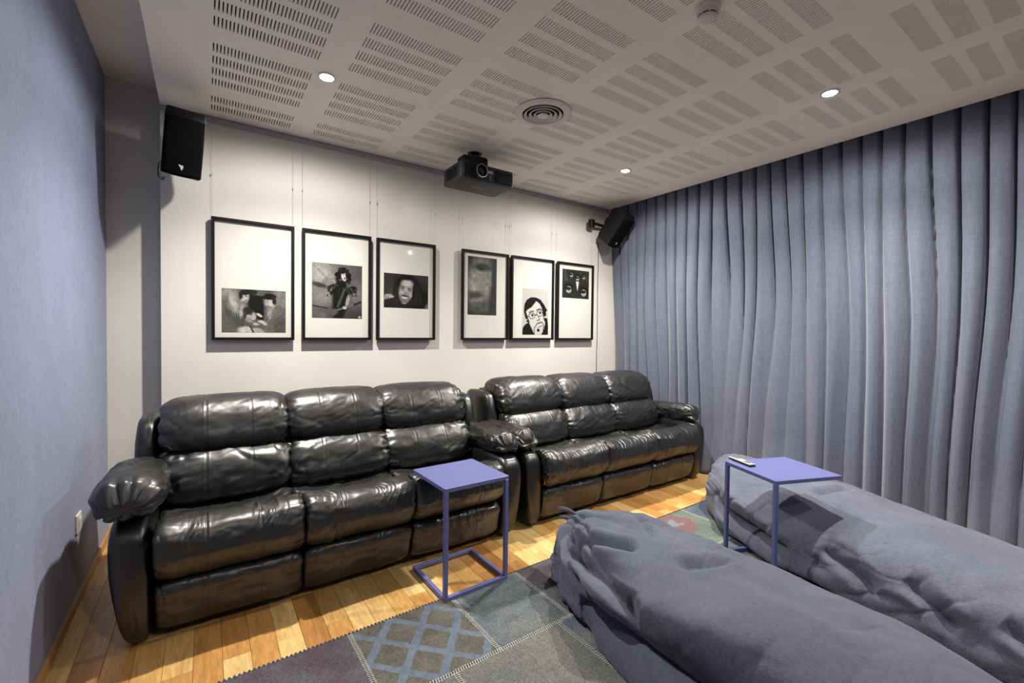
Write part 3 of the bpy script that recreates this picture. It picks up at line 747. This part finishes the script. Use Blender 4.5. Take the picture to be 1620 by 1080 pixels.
for (ya, yb), row in zip(yr, (rowA, rowB, rowC, rowD)):
    for i, (xa, xb, k) in enumerate(row):
        b = MB(); b.box(xa+.0012, xb-.0012, yb+.0012, ya-.0012, .0004, .0088, .0015); b.build('rug_patch', RP[k], rug)
        if i: stitch(xa, yb, xa, ya)
    if yb > -.7: stitch(row[0][0], yb, row[-1][1], yb)
o = zig.build('seam_stitching', mat('cream_thread', (.52, .50, .42), .9), rug); o['kind'] = 'stuff'
for k in range(int((3.58+.38)/.016)):
    x = -.38+k*.016; edge.box(x, x+.008, rugY-.006, rugY+.004, .0002, .0105)
o = edge.build('edge_stitching', mat('dark_thread', (.045, .045, .055), .9), rug); o['kind'] = 'stuff'

# ------------------------------------------------------------------ pictures
def grid_xy(w, h, n):
    nx = n; ny = max(8, int(n*h/w)); x = np.linspace(0, 1, nx); y = np.linspace(0, 1, ny)
    return np.meshgrid(x, y, indexing='ij')
class Art:
    """greyscale painter; u right, v down, both 0..1; asp = h/w"""
    def __init__(s, w, h, bg=.5, n=150):
        s.asp = h/w; s.U, s.V = grid_xy(w, h, n); s.I = np.full(s.U.shape, float(bg))
    def mixin(s, m, val): s.I = s.I*(1-m)+val*m
    def ell(s, cx, cy, rx, ry, val, soft=.08, rot=0):
        du, dv = s.U-cx, (s.V-cy)*s.asp; c, q = math.cos(R(rot)), math.sin(R(rot)); a, b = du*c+dv*q, -du*q+dv*c
        r = np.hypot(a/rx, b/(ry*s.asp)); s.mixin(1-sstep(1-soft, 1+soft, r), val)
    def poly(s, pts, val, soft=.006):
        n = len(pts); inside = np.zeros(s.U.shape, bool); dm = np.full(s.U.shape, 9.0)
        for i in range(n):
            x0, y0 = pts[i]; x1, y1 = pts[(i+1) % n]
            cond = ((y0 > s.V) != (y1 > s.V)) & (s.U < (x1-x0)*(s.V-y0)/((y1-y0) or 1e-9)+x0); inside ^= cond
            dx, dy = x1-x0, (y1-y0)*s.asp; L = dx*dx+dy*dy or 1e-9
            t = np.clip(((s.U-x0)*dx+(s.V-y0)*s.asp*dy)/L, 0, 1); dm = np.minimum(dm, np.hypot(s.U-x0-t*dx, (s.V-y0)*s.asp-t*dy))
        sd = np.where(inside, dm, -dm); s.mixin(sstep(-soft, soft, sd), val)
    def line(s, pts, w, val):
        dm = np.full(s.U.shape, 9.0)
        for (x0, y0), (x1, y1) in zip(pts[:-1], pts[1:]):
            dx, dy = x1-x0, (y1-y0)*s.asp; L = dx*dx+dy*dy or 1e-9
            t = np.clip(((s.U-x0)*dx+(s.V-y0)*s.asp*dy)/L, 0, 1); dm = np.minimum(dm, np.hypot(s.U-x0-t*dx, (s.V-y0)*s.asp-t*dy))
        s.mixin(1-sstep(w*.7, w*1.3, dm), val)
    def noise(s, sc, amp, seed=0): s.I = np.clip(s.I*(1+amp*fbm(s.U*sc, s.V*s.asp*sc, seed)), 0, 1)

def art_trio(a):      # three people: two leaning over a seated one, the right one in a flat cap
    a.I = .075+.06*a.U+.03*fbm(a.U*5, a.V*4, 3)
    a.poly([(.38, .10), (.63, .14), (.66, .72), (.42, .66)], .012, .02); a.ell(.90, .20, .12, .22, .20, .5); a.ell(.44, .06, .10, .06, .03)
    a.ell(.10, .22, .16, .26, .30, .7); a.ell(.14, .62, .26, .44, .13, .25, -12); a.ell(.22, .38, .12, .24, .22, .5, -20)
    a.ell(.17, .30, .05, .20, .40, .6, -14); a.ell(.30, .78, .16, .12, .10, .4, 20); a.ell(.30, .52, .035, .16, .34, .4, 8)
    for k in range(7): a.line([(.05+.04*k, .45+.03*k), (.10+.04*k, .70+.03*k)], .006, .05)
    a.ell(.345, .19, .066, .135, .42, .2, 8); a.ell(.35, .075, .085, .065, .018, .3, -6); a.ell(.285, .15, .03, .09, .02, .4); a.ell(.365, .165, .018, .012, .06, .4); a.ell(.39, .20, .014, .035, .28, .5)
    a.ell(.37, .255, .024, .012, .08, .4); a.ell(.33, .30, .05, .03, .18, .6)
    a.ell(.84, .72, .20, .38, .135, .15, 6); a.ell(.78, .52, .11, .12, .15, .3); a.ell(.93, .86, .12, .25, .09, .5); a.poly([(.70, .50), (.76, .46), (.78, .60), (.73, .70)], .34, .015)
    for k in range(9): a.line([(.74+.03*k, .50+.02*k), (.72+.03*k, .95)], .004, .08)
    a.ell(.745, .29, .080, .155, .44, .2, -6); a.ell(.735, .15, .115, .075, .012, .2, -4); a.ell(.65, .175, .045, .022, .012, .3, 10); a.ell(.81, .25, .035, .09, .02, .4); a.ell(.70, .26, .018, .012, .07, .4)
    a.ell(.675, .31, .02, .04, .34, .4); a.ell(.70, .375, .03, .014, .06, .4); a.ell(.75, .40, .05, .03, .20, .6)
    a.ell(.43, .63, .088, .125, .38, .2, 24); a.ell(.395, .50, .085, .09, .03, .3, 12); a.ell(.345, .60, .03, .09, .05, .4); a.ell(.445, .60, .018, .012, .07, .4); a.ell(.50, .655, .02, .028, .36, .4)
    a.ell(.47, .72, .025, .012, .07, .4); a.ell(.41, .70, .04, .04, .22, .6)
    a.ell(.57, .59, .055, .030, .52, .3, 32); a.ell(.62, .77, .070, .050, .46, .3, 22); a.ell(.53, .79, .060, .045, .36, .3, -12)
    for k in range(4): a.line([(.50+.03*k, .74+.01*k), (.56+.03*k, .79+.015*k)], .005, .10)
    a.ell(.36, .95, .12, .09, .48, .35); a.ell(.56, .97, .10, .07, .34, .35, 20); a.line([(.43, .86), (.48, 1)], .012, .03); a.noise(34, .20, 5)
def art_guitar(a):    # guitarist with big dark curls, arm raised
    a.I = .17-.08*a.U+.22*np.exp(-((a.U-.18)**2+(a.V-.22)**2)/.05)+.10*np.exp(-((a.U-.92)**2+(a.V-.55)**2)/.05)-.06*a.V
    a.line([(.02, 0), (.45, .34)], .010, .34); a.line([(.02, .02), (.30, .30)], .02, .26); a.ell(.20, .62, .20, .14, .22, .7); a.line([(.02, .78), (.3, .82)], .012, .02)
    a.ell(.14, .40, .16, .045, .05, .4, 12); a.ell(.26, .33, .07, .045, .18, .4, -30); a.ell(.33, .28, .075, .055, .20, .5, -20)
    for k in range(4): a.line([(.31+.02*k, .27), (.34+.035*k, .20-.01*k)], .010, .26)
    rr = random.Random(3)
    for _ in range(90):
        t = rr.uniform(0, 6.28); r = rr.uniform(.35, 1.1)
        a.ell(.605+.140*r*math.cos(t), .235+.155*r*math.sin(t), .034, .022, rr.choice((.004, .006, .02)), .4, rr.uniform(0, 180))
    a.ell(.56, .62, .17, .30, .010, .25); a.ell(.52, .85, .13, .22, .010, .25)
    for _ in range(150):
        t = rr.uniform(0, 1); x = .30+.58*t; a.ell(x, .43+.10*abs(t-.5)+rr.uniform(-.07, .11), .030, .010, rr.choice((.004, .008, .03)), .5, rr.uniform(20, 160))
    a.ell(.625, .215, .050, .088, .55, .2, -8); a.ell(.60, .14, .06, .035, .01, .4); a.ell(.675, .20, .02, .06, .012, .5); a.ell(.64, .255, .014, .022, .02, .3); a.ell(.605, .195, .014, .008, .03, .4); a.ell(.65, .19, .012, .008, .03, .4)
    a.poly([(.62, .44), (.67, .44), (.52, .80), (.47, .80)], .07, .01); a.ell(.70, .68, .035, .12, .30, .3, 12)
    a.line([(.36, .89), (.66, .79), (.97, .68)], .016, .26); a.line([(.36, .89), (.97, .68)], .007, .04)
    for k in range(12): a.line([(.42+.04*k, .862-.0145*k), (.425+.04*k, .885-.0145*k)], .004, .03)
    a.line([(.84, .735), (.97, .685)], .022, .02); a.ell(.40, .89, .10, .06, .10, .4, -18); a.ell(.64, .80, .040, .028, .44, .3); a.ell(.20, .94, .08, .05, .14, .5); a.ell(.95, .97, .03, .02, .4); a.noise(40, .18, 8)
def art_smile(a):     # smiling person with long dark hair and raised hand
    a.I = .050-.02*a.U+.012*fbm(a.U*3, a.V*3, 2)
    a.ell(.95, .93, .05, .10, .16, .5)
    a.ell(.52, .46, .32, .46, .012, .12); a.ell(.74, .74, .24, .36, .009, .2); a.ell(.40, .84, .32, .20, .020, .3)
    for k in range(26):
        t = k/25; a.line([(.24+.05*math.sin(k*2.1), .30+.5*t), (.30+.03*math.sin(k), .45+.5*t)], .007, .028); a.line([(.66+.14*t, .30+.3*math.sin(k*1.7)**2), (.70+.16*t, .62+.3*math.sin(k)**2)], .006, .026)
    a.ell(.485, .49, .150, .335, .30, .22, 9); a.ell(.515, .27, .115, .10, .44, .6, 4); a.ell(.40, .56, .05, .09, .38, .6, 10); a.ell(.575, .60, .05, .08, .34, .6, 10)
    a.ell(.50, .12, .15, .05, .012, .4); a.ell(.665, .45, .03, .20, .012, .4, 8)
    for cx, cy in ((.405, .405), (.565, .455)):
        a.ell(cx, cy-.035, .052, .016, .04, .4, 10); a.ell(cx, cy+.012, .034, .014, .035, .4, 10); a.ell(cx, cy+.045, .04, .016, .20, .6, 10)
    a.ell(.482, .47, .020, .09, .42, .5, 8); a.ell(.470, .565, .040, .024, .24, .5, 8); a.ell(.450, .578, .012, .010, .05, .4); a.ell(.495, .585, .012, .010, .05, .4)
    a.ell(.462, .635, .085, .028, .05, .4, 8); a.ell(.452, .705, .078, .050, .09, .2, 8); a.ell(.452, .697, .064, .030, .62, .25, 8); a.ell(.445, .80, .06, .035, .16, .5); a.ell(.445, .85, .05, .03, .28, .6)
    a.line([(.385, .58), (.365, .69)], .006, .12); a.line([(.545, .62), (.545, .73)], .006, .12)
    for i, x in enumerate((.03, .08, .13)): a.ell(x, .70-.015*i, .018, .075, .34, .3, 18)
    a.ell(.17, .68, .050, .036, .38, .3); a.ell(.10, .635, .08, .026, .32, .4); a.ell(.12, .92, .20, .12, .022, .4); a.noise(30, .16, 3)
def art_abstract(a):  # plain stand-in: dark upright panel with a pale mottled middle
    a.I = .045+.0*a.U
    a.ell(.42, .42, .40, .40, .26, .5, 8); a.ell(.30, .55, .22, .26, .33, .6); a.ell(.50, .17, .28, .07, .05, .5)
    a.ell(.25, .66, .30, .07, .07, .6); a.ell(.45, .86, .40, .10, .09, .6); a.poly([(.84, 0), (1, 0), (1, 1), (.74, 1), (.82, .5)], .05, .04)
    a.noise(9, .25, 4); a.noise(50, .14, 6)
def art_stencil(a):   # stencil portrait: person with round glasses, hand at the chin
    a.I[:] = .50; K = .012; W = .55
    a.poly([(.10, .62), (.05, .50), (.07, .34), (.16, .24), (.30, .185), (.50, .18), (.68, .22), (.82, .32), (.92, .42), (.96, .44), (.90, .50), (.93, .56), (.84, .60), (.72, .66), (.26, .74), (.14, .72), (.20, .66), (.12, .66)], K)
    a.poly([(0, 1), (.01, .86), (.10, .78), (.24, .73), (.45, .98), (.45, 1)], K); a.poly([(.72, 1), (.84, .86), (.82, .62), (.96, .63), (1, .80), (1, 1)], K)
    a.poly([(.20, .62), (.13, .50), (.20, .45), (.34, .40), (.52, .26), (.66, .32), (.76, .44), (.80, .60), (.80, .70), (.66, .84), (.52, .92), (.40, .84), (.27, .72)], W)
    a.poly([(.80, .64), (.88, .72), (.86, .80), (.78, .86), (.76, .76)], W)
    for cx, cy in ((.36, .585), (.655, .525)):
        a.ell(cx, cy, .125, .072, K, .04); a.ell(cx, cy, .105, .058, W, .04); a.ell(cx+.02, cy-.003, .035, .022, K, .1)
        a.line([(cx-.06, cy-.022), (cx+.02, cy-.034), (cx+.075, cy-.018)], .010, K)
    a.line([(.48, .57), (.54, .555)], .014, K); a.line([(.78, .51), (.86, .49)], .014, K); a.line([(.24, .60), (.17, .60)], .012, K)
    a.line([(.25, .52), (.33, .485), (.42, .49)], .014, K); a.line([(.54, .455), (.66, .425), (.75, .45)], .016, K)
    a.line([(.60, .58), (.66, .66), (.60, .69), (.55, .68)], .012, K); a.line([(.55, .76), (.66, .73), (.76, .72)], .014, K)
    a.poly([(.45, .86), (.56, .76), (.72, .72), (.78, .74), (.66, .80), (.80, .80), (.78, .86), (.80, .92), (.72, 1), (.46, 1), (.44, .92)], W)
    a.line([(.45, .86), (.56, .76), (.74, .72), (.82, .78), (.80, .90)], .012, K); a.line([(.60, .84), (.76, .80)], .010, K); a.ell(.61, .90, .055, .035, K, .1); a.line([(.45, .88), (.46, 1)], .012, K)
    a.line([(0, 0), (1, 0)], .008, .38); a.line([(0, 0), (0, .9)], .008, .38); a.line([(1, 0), (1, .8)], .006, .42)
def art_group(a):     # plain stand-in: dark group picture, five pale blurs with dark tops
    a.I = .030+.05*np.clip(vnoise(a.U*22, a.V*2, 5), 0, 1)*(a.V < .4)
    for cx, cy, s_ in ((.33, .16, .085), (.56, .26, .085), (.80, .20, .08), (.24, .66, .135), (.80, .74, .135)):
        a.ell(cx, cy, s_*1.25, s_*1.35, .012, .2); a.ell(cx, cy+s_*.35, s_*.72, s_*.85, .42, .25); a.ell(cx-.2*s_, cy+s_*.1, s_*.9, s_*.45, .02, .3)
        a.ell(cx, cy+s_*.8, s_*.3, s_*.1, .12, .4)
    a.poly([(.50, .40), (.62, .40), (.56, .74)], .55); a.noise(24, .2, 2)

def picture(x0, x1, z0, z1, fx0, fx1, fy0, fy1, art, label, wl=True):
    W, H = x1-x0, z1-z0; yb, yf = WALL-.022, WALL-.052
    e = empty('picture_frame', (x0, WALL-.02, z0), label=label, cat='picture', group='pictures on the back wall')
    def P(b, name, m, **k): o = b.build(name, m, e, **k); return o
    Y0, Y1 = yf-(WALL-.02), yb-(WALL-.02); t = .019
    b = MB()
    for bx in ((0, t, 0, H), (W-t, W, 0, H), (t, W-t, 0, t), (t, W-t, H-t, H)): b.box(bx[0], bx[1], Y0, Y1, bx[2], bx[3], .0012)
    P(b, 'frame', BLACKF)
    b = MB(); b.box(t-.001, W-t+.001, Y1-.010, Y1-.004, t-.001, H-t+.001); P(b, 'mount_board', MATB)
    b = MB(); b.add([(t-.001, Y0+.008, t-.001), (W-t+.001, Y0+.008, t-.001), (W-t+.001, Y0+.008, H-t+.001), (t-.001, Y0+.008, H-t+.001)], [(0, 1, 2, 3)]); P(b, 'glass_pane', GLASS)
    pw, ph = (fx1-fx0)*W, (fy1-fy0)*H; px, pz = fx0*W, H-fy0*H
    a = Art(pw, ph); art(a); a.I = np.clip(a.I**1.12*.95, 0.003, .9)
    V = np.stack([px+a.U*pw, np.full(a.U.shape, Y1-.0108), pz-a.V*ph], -1).reshape(-1, 3); F = grid_faces(a.U.shape[0], a.U.shape[1], False)
    o = np_mesh('photo_print', V, F, PRINT, e); ca = o.data.color_attributes.new('print', 'FLOAT_COLOR', 'POINT')
    g = a.I.reshape(-1); ca.data.foreach_set('color', np.stack([g, g*.975, g*.93, np.ones_like(g)], -1).astype(np.float32).ravel())
    for wx in (.006, W-.006):
        b = MB(); b.tube([(wx, .004, H-.02), (wx, .006, CEIL-.04-z0)], .0007, 6); P(b, 'hanging_wire', WIRE)
        b = MB(); b.lathe([(.0005, 0), (.003, .002), (.0035, .012), (.002, .018), (.0005, .019)], 10, (wx, .003, 2.30-z0)); P(b, 'wire_clip', METAL, smooth=True)
    return e
ZT_, ZB_ = 2.030, 1.222
picture(.035, .528, ZB_, ZT_, .115, .89, .572, .936, art_trio, 'black-framed picture farthest left, photo of three people low in the mount')
picture(.580, 1.075, ZB_, ZT_, .134, .865, .292, .797, art_guitar, 'black-framed picture of a guitarist with dark curls and raised arm')
picture(1.120, 1.622, ZB_, ZT_, .12, .88, .332, .676, art_smile, 'black-framed picture of a smiling long-haired person, landscape photo in mid mount')
picture(1.880, 2.378, ZB_, ZT_, .125, .74, .066, .718, art_abstract, 'black-framed picture with tall dark upright print, just right of the wide gap')
picture(2.410, 2.935, ZB_, ZT_, .27, .885, .377, .937, art_stencil, 'black-framed picture with black-and-white stencil of a person in round glasses')
picture(2.985, 3.495, ZB_, ZT_, .14, .885, .084, .456, art_group, 'black-framed picture nearest the curtain, small dark group photo near its top')

# ------------------------------------------------------------------ projector
pj = empty('projector', (1.765, 3.05, 2.42), label='black video projector hanging from a short ceiling mount', cat='projector')
b = MB()
def rbox(b, x0, x1, y0, y1, z0, z1, r, n=6, bz=.012, mi=0):
    """box with rounded vertical edges and a soft lower rim"""
    ring = []
    for cx, cy, a0 in ((x1-r, y1-r, 0), (x0+r, y1-r, 90), (x0+r, y0+r, 180), (x1-r, y0+r, 270)):
        for k in range(n+1): a = R(a0+90*k/n); ring.append((cx, cy, math.cos(a), math.sin(a)))
    lv = [(z0, -bz), (z0+bz*.3, -bz*.3), (z0+bz, 0), (z1-bz*.5, 0), (z1, -bz*.5)]
    V = []; m_ = len(ring)
    for z, ins in lv:
        for cx, cy, ca, sa in ring: V.append((cx+(r+ins)*ca, cy+(r+ins)*sa, z))
    F = [(i*m_+k, i*m_+(k+1) % m_, (i+1)*m_+(k+1) % m_, (i+1)*m_+k) for i in range(len(lv)-1) for k in range(m_)]
    F += [tuple(range(m_))[::-1], tuple(range(len(V)-m_, len(V)))]; b.add(V, F, mi)
b = MB(); rbox(b, -.235, .235, -.150, .150, 0, .125, .03); autosmooth(b.build('body', GREYP, pj), 40)
b = MB(); b.box(.06, .215, -.158, -.148, .015, .105, .004)
for k in range(9): b.box(.07, .205, -.1605, -.158, .020+k*.0095, .023+k*.0095)
b.build('front_vent', BLACKP, pj)
b = MB(); b.box(-.240, -.233, -.10, .08, .02, .10, .002)
for k in range(7): b.box(-.242, -.240, -.09, .07, .027+k*.0105, .031+k*.0105)
b.build('side_vent', BLACKP, pj)
b = MB(); rbox(b, -.215, .02, -.156, -.12, .012, .115, .012); autosmooth(b.build('front_panel', BLACKP, pj))
rx = Matrix.Rotation(R(90), 3, 'X')
b = MB(); b.lathe([(.001, -.02), (.047, -.02), (.047, .050), (.043, .054), (.040, .050), (.036, .030), (.001, .030)], 40, (-.085, -.148, .060), rot=rx); o = autosmooth(b.build('lens_barrel', BLACKP, pj)); 
b = MB(); b.lathe([(.047, .048), (.0475, .0545), (.044, .0550), (.0435, .048)], 40, (-.085, -.148, .060), rot=rx); autosmooth(b.build('lens_ring', METAL, pj))
b = MB(); b.lathe([(.0405, .030), (.034, .038), (.020, .043), (.0005, .045)], 32, (-.085, -.148, .060), rot=rx); b.build('lens', LENS, pj, True)
b = MB(); b.box(-.025, .035, -.1575, -.154, .068, .088, .001); b.build('badge', TRIM, pj)
b = MB(); b.box(-.045, .055, -.005, .0, -.0006, .0005)
b.build('bottom_lettering', TRIM, pj)
b = MB(); b.lathe([(.055, .2675), (.055, .262), (.030, .250), (.024, .240), (.026, .225), (.042, .212), (.042, .165), (.034, .155), (.034, .125)], 28, (-.02, .03, 0)); autosmooth(b.build('ceiling_mount', BLACKP, pj))
b = MB(); b.box(-.20, -.09, -.12, -.02, .126, .185, .012); b.box(-.10, .035, -.09, .04, .126, .212, .012); b.box(.0, .10, .0, .05, .126, .140, .004); b.build('mount_bracket', BLACKP, pj)

# ------------------------------------------------------------------ wall speakers
def speaker(loc, rz, tilt, label, w_=.205, h=.385, d=.19, logo=True, roll=0, bx=0):
    e = empty('wall_speaker', loc, rz, label=label, cat='speaker', group='black wall speakers')
    e.rotation_euler = (0, roll, rz)
    def T(o):
        o.rotation_euler = (tilt, 0, 0); return o
    # front faces local -y, cabinet tapers to the back, top front edge chamfered
    prof = [(-.5, -.5), (-.5, .38), (-.40, .5), (.35, .5), (.5, .40), (.5, -.40), (.38, -.5)]
    b = MB(); V = []; n = len(prof)
    for sx, k in ((-1, .86), (-1, 1), (1, 1), (1, .86)):
        pass
    xs = [(-.5, .965), (-.46, 1.0), (.46, 1.0), (.5, .965)]
    for x, s_ in xs:
        for py, pz in prof: V.append((x*w_*(1-.22*(py+.5)), py*d*s_, pz*h*s_))
    F = [(i*n+k, i*n+(k+1) % n, (i+1)*n+(k+1) % n, (i+1)*n+k) for i in range(3) for k in range(n)]
    F += [tuple(range(n))[::-1], tuple(range(3*n, 4*n))]
    b.add(V, F); T(autosmooth(b.build('cabinet', BLACKP, e), 30))
    # curved grille
    V = []; F = []; nx = 13; nz = 18
    for i in range(nx):
        for k in range(nz):
            u = i/(nx-1)*2-1; v = k/(nz-1)*2-1; V.append((u*w_*.485, -d*.5-.012*(1-u*u)-.002, -.055*h*1.0+v*h*.428-.010*(1-u*u)*(v < 0)*abs(v)**3))
    F = [(i*nz+k, (i+1)*nz+k, (i+1)*nz+k+1, i*nz+k+1) for i in range(nx-1) for k in range(nz-1)]
    o = np_mesh('grille', V, F, GRILL, e); md = o.modifiers.new('t', 'SOLIDIFY'); md.thickness = .006; T(o)
    if logo:
        b = MB(); y = -d*.5-.0175
        for k, (xa, xb, z) in enumerate(((-.013, .009, .004), (-.008, .010, -.003), (-.003, .008, -.010), (-.001, .004, -.017))):
            z0 = -h*.36+z; b.add([(xa, y, z0), (xb, y, z0-.004), (xb, y, z0+.002), (xa, y, z0+.0045)], [(0, 1, 2, 3)])
        T(b.build('emblem', mat('emblem_white', (.8, .8, .8), .4), e))
    b = MB(); b.box(-.025, .025, d*.35, d*.5+.05, -.03, .03, .004); b.lathe([(.02, 0), (.02, .05), (.001, .05)], 16, (0, d*.5+.02, -.025))
    T(b.build('wall_bracket', BLACKP, e)); return e
s1 = speaker((-.090, 3.27, 2.372), R(-3), R(13), 'black wall speaker in the left corner of the back wall', w_=.19, h=.365, roll=R(5.5))
s2 = speaker((3.60, 3.31, 2.425), R(8), R(38), 'black wall speaker in the right corner, half against the curtain', w_=.20, h=.36, d=.2)
b = MB(); b.box(-.19, -.13, .17, .22, .0, .085, .004); b.box(-.135, .02, .165, .19, .03, .055); o = b.build('cable_box', BLACKP, s2)
# cables
b = MB(); b.tube([(.0, .0, 0), (.006, -.003, -.01), (-.004, -.006, -.02), (-.022, -.006, -.01), (-.026, -.006, .03), (-.022, -.006, .075), (-.012, -.006, .09), (-.002, -.005, .075)], .0028, 8)
o = b.build('speaker_cable', CABLE); o.location = (-.212, WALL-.004, 2.245); tag(o, 'short black cable hooked at the wall edge beside the left speaker', 'cable')
b = MB(); pts = [(0.0+.003*math.sin(k*.9), 0, 2.30-k*.11) for k in range(20)]; b.tube(pts, .003, 8)
o = b.build('speaker_cable', CABLE); o.location = (3.600, WALL-.005, 0); tag(o, 'thin black cable hanging down the back wall beside the curtain', 'cable')

# ------------------------------------------------------------------ ceiling diffuser and smoke detector
vd = empty('ceiling_diffuser', (1.765, 2.248, CEIL), label='round white ceiling air diffuser with concentric rings', cat='air vent')
b = MB(); b.lathe([(.172, -.0005), (.178, -.006), (.165, -.012), (.132, -.016), (.128, -.004)], 72); autosmooth(b.build('flange', VENTM, vd), 60)
b = MB(); b.lathe([(.128, -.003), (.001, -.003)], 48); b.build('duct_opening', DARKM, vd)
for r in (.116, .086, .056):
    b = MB(); b.lathe([(r-.013, -.008), (r-.002, -.022), (r+.002, -.024), (r+.004, -.020), (r-.009, -.005)], 64); autosmooth(b.build('ring', VENTM, vd), 60)
b = MB(); b.lathe([(.026, -.012), (.036, -.022), (.030, -.026), (.0005, -.027)], 40); autosmooth(b.build('hub', VENTM, vd), 60)
sd = empty('smoke_detector', (1.765, 1.125, CEIL), label='white round smoke detector on the ceiling at the top edge', cat='smoke detector')
b = MB(); b.lathe([(.052, -.0005), (.053, -.012), (.050, -.018), (.044, -.020)], 48); autosmooth(b.build('base', VENTM, sd), 60)
b = MB(); b.lathe([(.044, -.020), (.043, -.036), (.040, -.037)], 48); autosmooth(b.build('body', VENTM, sd), 60)
b = MB(); b.lathe([(.034, -.036), (.034, -.044)], 40); b.build('sensing_slot', DARKM, sd)
b = MB(); b.lathe([(.040, -.043), (.037, -.050), (.026, -.054), (.0005, -.055)], 48); autosmooth(b.build('cap', VENTM, sd), 60)
b = MB()
for k in range(8):
    a = 2*math.pi*k/8; b.box(.0385*math.cos(a)-.002, .0385*math.cos(a)+.002, .0385*math.sin(a)-.002, .0385*math.sin(a)+.002, -.044, -.035)
b.build('slot_rib', VENTM, sd)

# ------------------------------------------------------------------ light switch
sw = empty('light_switch', (XL, 2.88, .375), label='cream square light switch low on the blue left wall', cat='light switch')
b = MB(); b.box(.0004, .009, -.043, .043, -.043, .043, .002); b.build('plate', WHITEP, sw)
b = MB(); b.box(.0091, .011, -.031, .031, -.031, .031, .0008); b.build('bezel', WHITEP, sw)
b = MB(); b.box(.0111, .0135, -.0215, .0215, -.0215, .0215, .001); b.build('rocker', WHITEP, sw)
